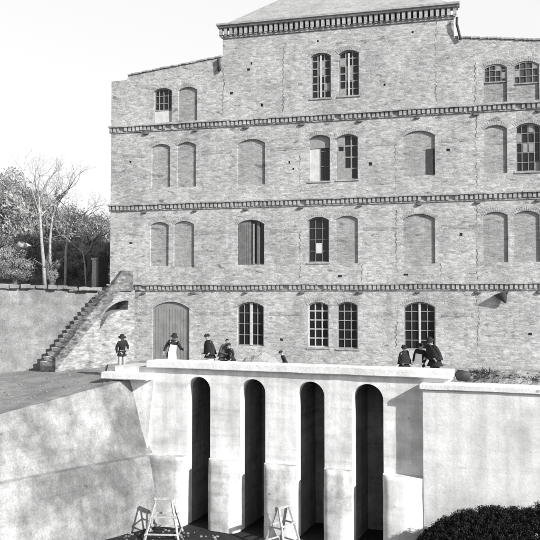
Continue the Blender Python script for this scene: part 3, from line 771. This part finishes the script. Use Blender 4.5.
    if hat:
        brim, crown, hm_ = hat; ht = MB()
        ht.lathe([(0, crown), (.07, crown-.005), (.092, crown-.03), (.1, .01), (brim, -.012), (brim+.005, -.02), (.1, -.01), (.09, .0)], n=20, sy=1.12)
        ht.v = [tuple(up((p[0], p[1]-.002 - (.02 if brim < .13 and p[1] < -.09 else 0), p[2]+1.665))*k) for p in ht.v]; ht.build('hat', M[hm_], root, smooth=True)
    return root
PG = 'people standing on the terrace behind the coping'
def wp(s, y): q = wl(s, y, 0); return (q.x, q.y, .01)
toward = WR
person('person in broad dark hat and pale trousers, alone behind the short abutment slab', PG, wp(-8.7, 1.75), toward+R(65), 1.66, 'cloth_dark', 'cloth_pale', (.17, .12, 'cloth_dark'), lean=16, side=-10, arms={1: ((.27, -.06, 1.16), (.12, -.26, 1.12)), -1: ((-.26, .06, 1.17), (-.3, -.1, .98))})
person('person in dark hat and white apron with outstretched arm before the grey door', PG, wp(-6.2, 1.6), toward+R(35), 1.72, 'cloth_dark', 'cloth_mid', (.165, .13, 'cloth_dark'), lean=12, side=8, arms={1: ((.34, -.1, 1.2), (.46, -.3, 1.22)), -1: ((-.28, .05, 1.15), (-.34, -.12, .98))}, apron=True)
person('person in small cap and wide dark cape over white skirt, left of the wide window', PG, wp(-4.5, 1.75), toward+R(-35), 1.74, 'cloth_dark', 'cloth_white', (.105, .085, 'cloth_dark'), cape=True, legs='skirt', lean=8, side=-5)
person('bareheaded person in a dark coat standing just right of the person in a cape', PG, wp(-3.9, 1.8), toward+R(60), 1.58, 'cloth_mid', 'cloth_dark', None, lean=14, side=5, cape=True, arms={-1: ((-.3, -.05, 1.12), (-.12, -.25, 1.12)), 1: ((.26, -.05, 1.14), (.1, -.28, 1.08))})
person('shortest of the three dark figures left of the wide window, in a small cap', PG, wp(-3.45, 1.6), toward+R(-40), 1.4, 'cloth_dark', 'cloth_dark', (.11, .09, 'cloth_dark'), lean=12, side=-6)
person('small dark clad child alone behind the middle of the coping', PG, wp(-1.12, 1.55), toward+R(-60), 1.2, 'cloth_dark', 'cloth_dark', (.1, .08, 'cloth_dark'), lean=24)
person('person in a dark coat at the left of the group by the right window', PG, wp(3.5, 1.6), toward+R(50), 1.5, 'cloth_dark', 'cloth_dark', (.12, .09, 'cloth_dark'), lean=14, side=-12, cape=True)
person('white aproned person in the middle of the group by the right window', PG, wp(4.05, 1.7), toward+R(-10), 1.56, 'cloth_dark', 'cloth_mid', (.12, .09, 'cloth_dark'), apron=True, lean=8, side=7)
person('stout person in a dark cape bending forward at the right of the group', PG, wp(4.62, 1.6), toward+R(-35), 1.86, 'cloth_dark', 'cloth_dark', (.13, .1, 'cloth_dark'), lean=28, side=9, cape=True, hem=.7)

# ================================================================== HEAPS, TRESTLES, PLANTS
def heap(name, c, rx, ry, h, mat, label, cat, seed):
    b_ = MB()
    def fn(a, c_):
        an = 6.2832*a; r = c_; z = h*(1-r**2.6)
        x, y = rx*r*math.cos(an), ry*r*math.sin(an); q = noise.noise(Vector((x*1.6+seed, y*1.6, 0)))*.35 + noise.noise(Vector((x*4+seed, y*4, 3)))*.22
        return (x, y, max(-.05, z + q*h*(1-r)*1.4))
    b_.grid(fn, 40, 14); o = b_.build(name, mat, smooth=False); o.location = c; o.rotation_euler.z = WR; tag(o, label, cat); return o
heap('sand_heap', wl(-2.55, 2.4, 0), 1.45, .8, .86, M['sand'], 'pale rounded heap of sand below the wide window left of the middle', 'heap', 3)
# earth bank along the right terrace with ragged dark weeds
b_ = MB()
def ebf(a, c):
    s = 5.6+22*a; y = 1.0+4.2*c; p = wl(s, y); hh = math.sin(min(1, c*1.15)*math.pi)*.55*(min(1, a*14+.25)) + noise.noise(Vector((s*1.3, y*1.3, 0)))*.16 + noise.noise(Vector((s*4, y*4, 5)))*.06
    return (p.x, p.y, max(-.02, hh) if 0 < c < 1 else -.02)
b_.grid(ebf, 160, 26); struct(b_.build('earth_bank', M['earth_light']))
b_ = MB()
for i in range(5200):
    s = 5.7+20*random.random(); y = 2.6+random.gauss(0, .5); dens = noise.noise(Vector((s*.9, 4, 0)))
    if dens < -.15+random.uniform(-.2, .2): continue
    p = wl(s, y, .42+noise.noise(Vector((s*1.3, y*1.3, 0)))*.16); hgt = random.uniform(.03, .11)*(1+dens); a = random.uniform(0, 6.28); wv = Vector((math.cos(a), math.sin(a), 0))*random.uniform(.01, .03)
    tip = p+Vector((random.uniform(-.1, .1), random.uniform(-.1, .1), hgt)); b_.add([p-wv, p+wv, tip+wv*.4, tip-wv*.3], [(0, 1, 2, 3)])
o = b_.build('weeds', M['leaf_weed']); o['kind'] = 'stuff'; o['label'] = 'ragged dark weeds along the earth bank behind the right wall'; o['category'] = 'weeds'
# dark stone lying at the end of the weir coping
b_ = MB(); b_.lathe([(0, -.2), (.17, -.17), (.24, 0), (.2, .15), (0, .2)], n=12, sx=1.1); o = b_.build('boulder', M['iron'], smooth=True); o.location = wl(5.72, .75, .55); rough_edges(o, 3, .07, 5); tag(o, 'dark stone lying at the right end of the weir coping', 'stone')

def trestle(label, loc, rz, h, wtop, wbot, dtop, dbot, lean=0):
    root = empty('trestle', loc, rz); tag(root, label, 'trestle', 'timber trestles at the foot of the weir')
    b_ = MB(); b_.box((-wtop/2-.06, -.09, h-.05), (wtop/2+.06, .09, h+.03)); o = b_.build('beam', M['wood_pale'], root); rough_edges(o, 1, .008, 5, .008)
    C = {}
    for sx in (-1, 1):
        for sy in (-1, 1):
            p, q = Vector((sx*wtop/2, sy*dtop/2, h-.05)), Vector((sx*wbot/2, sy*dbot/2, 0)); C[sx, sy] = (p, q)
            b_ = MB(); b_.bar(p, q, .075, .065); b_.build('leg', M['wood_pale'], root)
    def on(sx, sy, f): p, q = C[sx, sy]; return q + (p-q)*f
    for f in (.14, .58):
        for a, c in (((-1, -1), (1, -1)), ((-1, 1), (1, 1)), ((-1, -1), (-1, 1)), ((1, -1), (1, 1))):
            b_ = MB(); g = f + random.uniform(-.03, .03); p, q = on(*a, g), on(*c, g+random.uniform(-.03, .03)); d = (q-p).normalized()*.05
            off = Vector((0, a[1]*.045, 0)) if a[1] == c[1] else Vector((a[0]*.045, 0, 0)); b_.bar(p-d+off, q+d+off, .055, .028, Vector((0, 1, 0)) if a[1] == c[1] else Vector((1, 0, 0))); b_.build('rung', M['wood_pale'], root)
    return root
trestle('splayed pale timber trestle with rungs standing left of the first arch', wl(-4.80, -1.45, -5.5), WR+R(20), 1.36, .60, 1.22, .18, 1.05)
trestle('narrow A shaped pale timber trestle standing before the pier between second and third arches', wl(-.28, -1.05, -5.5), WR+R(68), 1.42, .5, .85, .12, .98)

# leafy things
def leaves(mb, centers, n, size, flat=.6, out=0):
    for c, r in centers:
        for _ in range(n):
            d = Vector((random.gauss(0, 1), random.gauss(0, 1), random.gauss(0, 1))).normalized(); p = c + Vector((d.x*r, d.y*r, d.z*r*.8))*random.uniform(.45, 1.05)
            a = (d + Vector((random.gauss(0, .6), random.gauss(0, .6), random.gauss(0, .6)))).normalized(); s1 = a.cross(Vector((random.random(), random.random(), .3))).normalized(); s2 = a.cross(s1)
            l = size*random.uniform(.6, 1.4); wv = l*random.uniform(.35, .6)
            mb.add([p-s1*l*.5, p+s2*wv*.5, p+s1*l*.5, p-s2*wv*.5], [(0, 1, 2, 3)])
b_ = MB(); cs = []
HP = [(4.0, .1), (4.4, .8), (4.8, 1.35), (5.3, 1.75), (6.0, 2.1), (6.9, 2.3), (7.7, 2.3), (8.2, 2.5), (9, 2.8), (10, 2.0), (11, .3)]
def hprof(x):
    for (a, h0), (c, h1) in zip(HP, HP[1:]):
        if x <= c: return h0 + (h1-h0)*(x-a)/(c-a)
    return .2
for i in range(2700):
    x = random.uniform(4.05, 10.9); h_ = hprof(x)*random.uniform(.93, 1.02)-.1; th = math.asin(random.uniform(.02, 1)) if random.random() < .8 else random.uniform(1.2, 2.1); q = 1 if random.random() < .72 else random.random()
    cs.append((Vector((x-7.9, -.62*math.cos(th)*q, max(.04, h_*math.sin(min(th, 1.57 + (th-1.57)*.5))*q))), random.uniform(.09, .15)))
leaves(b_, cs, 62, .05)
leaves(b_, [(Vector((c.x, c.y*.55, c.z*.93)), r) for c, r in cs], 26, .11)
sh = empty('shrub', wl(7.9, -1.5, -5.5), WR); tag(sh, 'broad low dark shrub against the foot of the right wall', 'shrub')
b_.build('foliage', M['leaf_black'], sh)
b_ = MB()
for i in range(26):
    x = random.uniform(-2, 2.6); b_.tube([(x, random.uniform(-.3, .3), 0), (x+random.uniform(-.2, .2), 0, .5), (x+random.uniform(-.5, .5), random.uniform(-.3, .3), 1.1)], [.025, .018, .008], 5)
b_.build('stem', M['bark'], sh)

def crown_mesh(kind, seed):
    random.seed(seed); mb = MB(); cs = []
    if kind == 'round': n, rr, leafn, ls = 46, 1.0, 330, .14
    elif kind == 'dense': n, rr, leafn, ls = 60, 1.0, 330, .135
    else: n, rr, leafn, ls = 30, 1.0, 150, .13
    for _ in range(n):
        d = Vector((random.gauss(0, 1), random.gauss(0, 1), random.gauss(0, .9))).normalized(); r = random.uniform(.35, 1)**.6
        cs.append((Vector((d.x*1.9*r, d.y*1.9*r, d.z*1.7*r)), random.uniform(.4, .8)))
    leaves(mb, cs, leafn, ls)
    me = bpy.data.meshes.new('crown'); me.from_pydata(mb.v, [], mb.f); return me
CROWN = {'round': crown_mesh('round', 3), 'dense': crown_mesh('dense', 5), 'loose': crown_mesh('loose', 9)}
TRK = MB(); TRK.tube([(0, 0, -.4), (.05, .02, .35), (-.03, .03, .7), (.02, 0, 1)], [.17, .13, .1, .05], 8)
for k_ in range(7):
    a = k_*.9; TRK.tube([(0, .02, .55+.05*k_), (.35*math.cos(a), .35*math.sin(a), .75+.05*k_), (1.1*math.cos(a), 1.1*math.sin(a), 1.05+.06*k_)], [.06, .04, .015], 6)
TMESH = bpy.data.meshes.new('trunk'); TMESH.from_pydata(TRK.v, [], TRK.f); TMESH.materials.append(M['bark'])
CM = {}
def tree(kind, mat, px, ptop, depth, width, label, zbase=None, group='trees on the slope beyond the retaining wall', name='tree'):
    top = at(px, ptop, depth); z0 = hz(top.x, top.y) if zbase is None else zbase; Hh = top.z - z0
    root = empty(name, (top.x, top.y, z0), random.uniform(0, 6)); tag(root, label, 'tree' if name != 'bush' else 'bush', group)
    key = (kind, mat)
    if key not in CM: m = CROWN[kind].copy(); m.materials.append(M[mat]); CM[key] = m
    c = bpy.data.objects.new('crown', CM[key]); col.objects.link(c); c.parent = root; ch = Hh*(.97 if name == 'tree' else 1.0)
    c.scale = (width/4.4, width/4.4, ch/4.4); c.location = (0, 0, Hh - ch/2)
    tr = bpy.data.objects.new('trunk', TMESH); col.objects.link(tr); tr.parent = root; tr.scale = (1, 1, Hh*.6)
random.seed(21)
tree('dense', 'leaf_mid', -10, 154, 63, 9.0, 'grey green tree at the left edge of the picture, tallest of the wood')
tree('dense', 'leaf_dark', 13, 167, 66, 8.0, 'rounded darker tree left of the two pale bare trunks')
tree('round', 'leaf_mid', 34, 182, 68, 7.5, 'rounded tree whose top shows between the twigs of the bare tree')
tree('round', 'leaf_dark', 54, 198, 70, 7.0, 'lower tree behind the second pale bare trunk')
tree('round', 'leaf_mid', 72, 196, 66, 6.4, 'grey green tree with a pointed top half way between bare tree and mill')
tree('dense', 'leaf_mid', 90, 206, 68, 6.4, 'bushy tree standing second nearest the mill')
tree('round', 'leaf_dark', 106, 202, 64, 5.8, 'tree whose crown touches the corner of the mill')
BG = 'bushes along the top of the retaining wall'
tree('dense', 'leaf_mid', -6, 226, 44.5, 3.6, 'grey bush at the left edge above the retaining wall', group=BG, name='bush')
tree('loose', 'leaf_mid', 16, 250, 43, 3.0, 'low loose bush in front of the pale rock', group=BG, name='bush')
tree('dense', 'leaf_dark', 29, 222, 47, 3.2, 'dark bush just left of the first pale trunk', group=BG, name='bush')
tree('dense', 'leaf_dark', 66, 243, 45.5, 2.7, 'very dark hollow bush between the bare trees and the gate', group=BG, name='bush')
tree('dense', 'leaf_dark', 84, 243, 45.0, 2.6, 'very dark bush hard by the pale gate pier', group=BG, name='bush')
tree('dense', 'leaf_dark', 45, 232, 52, 4.0, 'dark bush filling the gap behind the two tall bare trunks', group=BG, name='bush')
tree('dense', 'leaf_dark', 76, 232, 54, 4.4, 'dark bush filling the hollow under the wood left of the gate', group=BG, name='bush')
tree('dense', 'leaf_dark', 101, 232, 56, 4.2, 'dark bush showing over the dark gate beside the mill', group=BG, name='bush')
tree('loose', 'leaf_pale', 90, 226, 44.2, 1.9, 'thin pale sprays hanging over the gate pier', zbase=5.4, group=BG, name='bush')
tree('loose', 'leaf_pale', 52, 250, 42.6, 1.1, 'narrow pale shrub round the foot of the second bare trunk', group=BG, name='bush')

def bare_tree(label, pts_px, depth, r0, limbs, seed, name='bare_tree', spread=1.0):
    random.seed(seed)
    pts = [at(px, py, depth) for px, py in pts_px]; base = pts[0].copy(); base.z = hz(base.x, base.y)-.1
    root = empty(name, base); tag(root, label, 'tree', 'bare trees above the retaining wall')
    loc = [p-base for p in pts]; loc[0].z = 0; tm = MB(); n = len(loc)
    tm.tube(loc, [r0*(1-.5*i/(n-1)) for i in range(n)], 9); tm.build('trunk', M['bark_pale'], root, smooth=True)
    bm_ = MB()
    def grow(p, d, L, r, lev):
        q = [p]; 
        for i in range(3):
            d = (d + Vector((random.gauss(0, .16), random.gauss(0, .16), random.gauss(.05, .12)))).normalized(); q.append(q[-1]+d*L/3)
        bm_.tube(q, [r, r*.85, r*.7, r*.5], 5)
        if lev > 0:
            for i in range(random.choice((2, 3, 3))):
                a = d + Vector((random.gauss(0, .55), random.gauss(0, .55), random.gauss(.12, .4)))*spread; grow(q[random.choice((2, 3, 3))], a.normalized(), L*random.uniform(.55, .8), r*.52, lev-1)
    for i in range(limbs):
        f = random.uniform(.72, 1.0); k = min(n-2, int(f*(n-1))); p = loc[k].lerp(loc[k+1], f*(n-1)-k); a = 6.2832*i/limbs+random.uniform(-.4, .4)
        grow(p if i else loc[-1], Vector((math.cos(a)*.75*spread, math.sin(a)*.6*spread, random.uniform(.5, 1.1))).normalized(), random.uniform(.9, 1.4), r0*.42, 4)
    bm_.build('branches', M['bark_pale'], root)
bare_tree('pale bare tree with the tallest straight trunk, leftmost of the bare trees', [(45, 288), (43.5, 262), (41.5, 240), (40, 215), (38.5, 197)], 42.3, .115, 10, 4)
bare_tree('pale bare tree leaning slightly right beside the tallest trunk', [(51, 288), (50, 262), (50, 240), (52, 220), (54.5, 200)], 43.2, .095, 9, 8)
bare_tree('short bare tree with spreading pale twigs next to the dark hollow', [(65, 288), (66, 250), (68, 235), (72, 222)], 42.8, .085, 6, 12, spread=1.5)
bare_tree('twiggy pale sapling between the dark bush and the gate pier', [(86, 288), (85, 265), (82, 248)], 42.0, .05, 5, 15, spread=1.5)
# pale rock among the bushes
b_ = MB(); bmr = bmesh.new(); bmesh.ops.create_icosphere(bmr, subdivisions=4, radius=.34)
b_.add([v.co.copy() for v in bmr.verts], [tuple(v.index for v in f.verts) for f in bmr.faces]); bmr.free(); b_.v = [(x*1.25, y, z*.62) for x, y, z in b_.v]
o = b_.build('boulder', M['stone']); p = at(24, 246, 43.8); o.location = p; rough_edges(o, 0, .13, 3.2); tag(o, 'pale rock showing among the bushes at left', 'rock')
o.location.z = p.z
# gate pier and dark gate leaf beside the mill
p = at(95, 290, 41.5)
gp = empty('gate_pier', (p.x, p.y, 3.6)); tag(gp, 'slender pale gate pier beside the corner of the mill', 'pier')
b_ = MB(); b_.box((-.14, -.14, 0), (.14, .14, 1.75)); o = b_.build('shaft', M['stone'], gp); rough_edges(o, 2, .02, 3, .02)
b_ = MB(); b_.box((-.18, -.18, 1.752), (.18, .18, 1.86)); b_.build('cap', M['stone'], gp)
p = at(103.5, 290, 41.2); gt_ = empty('gate', (p.x, p.y, 3.6)); tag(gt_, 'tall dark boarded gate between the pale pier and the mill', 'gate')
b_ = MB()
for i in range(4): b_.box((-.28+.14*i, -.02, .05), (-.15+.14*i, .02, 1.95+random.uniform(-.03, .03)))
b_.build('boards', M['wood_dark'], gt_)
b_ = MB()
for z in (.4, 1.6): b_.box((-.3, .022, z), (.3, .06, z+.12))
b_.build('rail', M['wood_dark'], gt_)

# loose stones and rubble lying on the ground
random.seed(5); b_ = MB()
def pebble(p, r):
    n = random.choice((5, 6, 7)); a0 = random.random()*6; L = []
    for zz, f in ((-.3, .8), (.15, 1), (.6, .55)): L += [p+Vector((r*f*math.cos(a0+6.283*i/n)*random.uniform(.8, 1.15), r*f*math.sin(a0+6.283*i/n)*random.uniform(.8, 1.15), zz*r)) for i in range(n)]
    b_.add(L, [(q*n+i, q*n+(i+1) % n, (q+1)*n+(i+1) % n, (q+1)*n+i) for q in range(2) for i in range(n)] + [tuple(2*n+i for i in range(n))])
for _ in range(500):
    a, c = random.random()**1.2, random.random(); pebble(Vector(sf(a, c)), random.choice((.02, .03, .04, .07))*random.uniform(.6, 1.3))
for _ in range(350): pebble(Vector(ebf(random.random()*.5, random.uniform(.05, .9))), random.uniform(.02, .09))
for _ in range(260):
    q = wl(random.uniform(-8, 6), -.75-abs(random.gauss(0, 1.3)), 0); pebble(Vector((q.x, q.y, -5.5+gz(q.x, q.y, .05))), random.uniform(.02, .08))
o = b_.build('rubble', M['rubble']); o['kind'] = 'stuff'; o['label'] = 'loose stones scattered over the sloping ground and earth bank'; o['category'] = 'rubble'
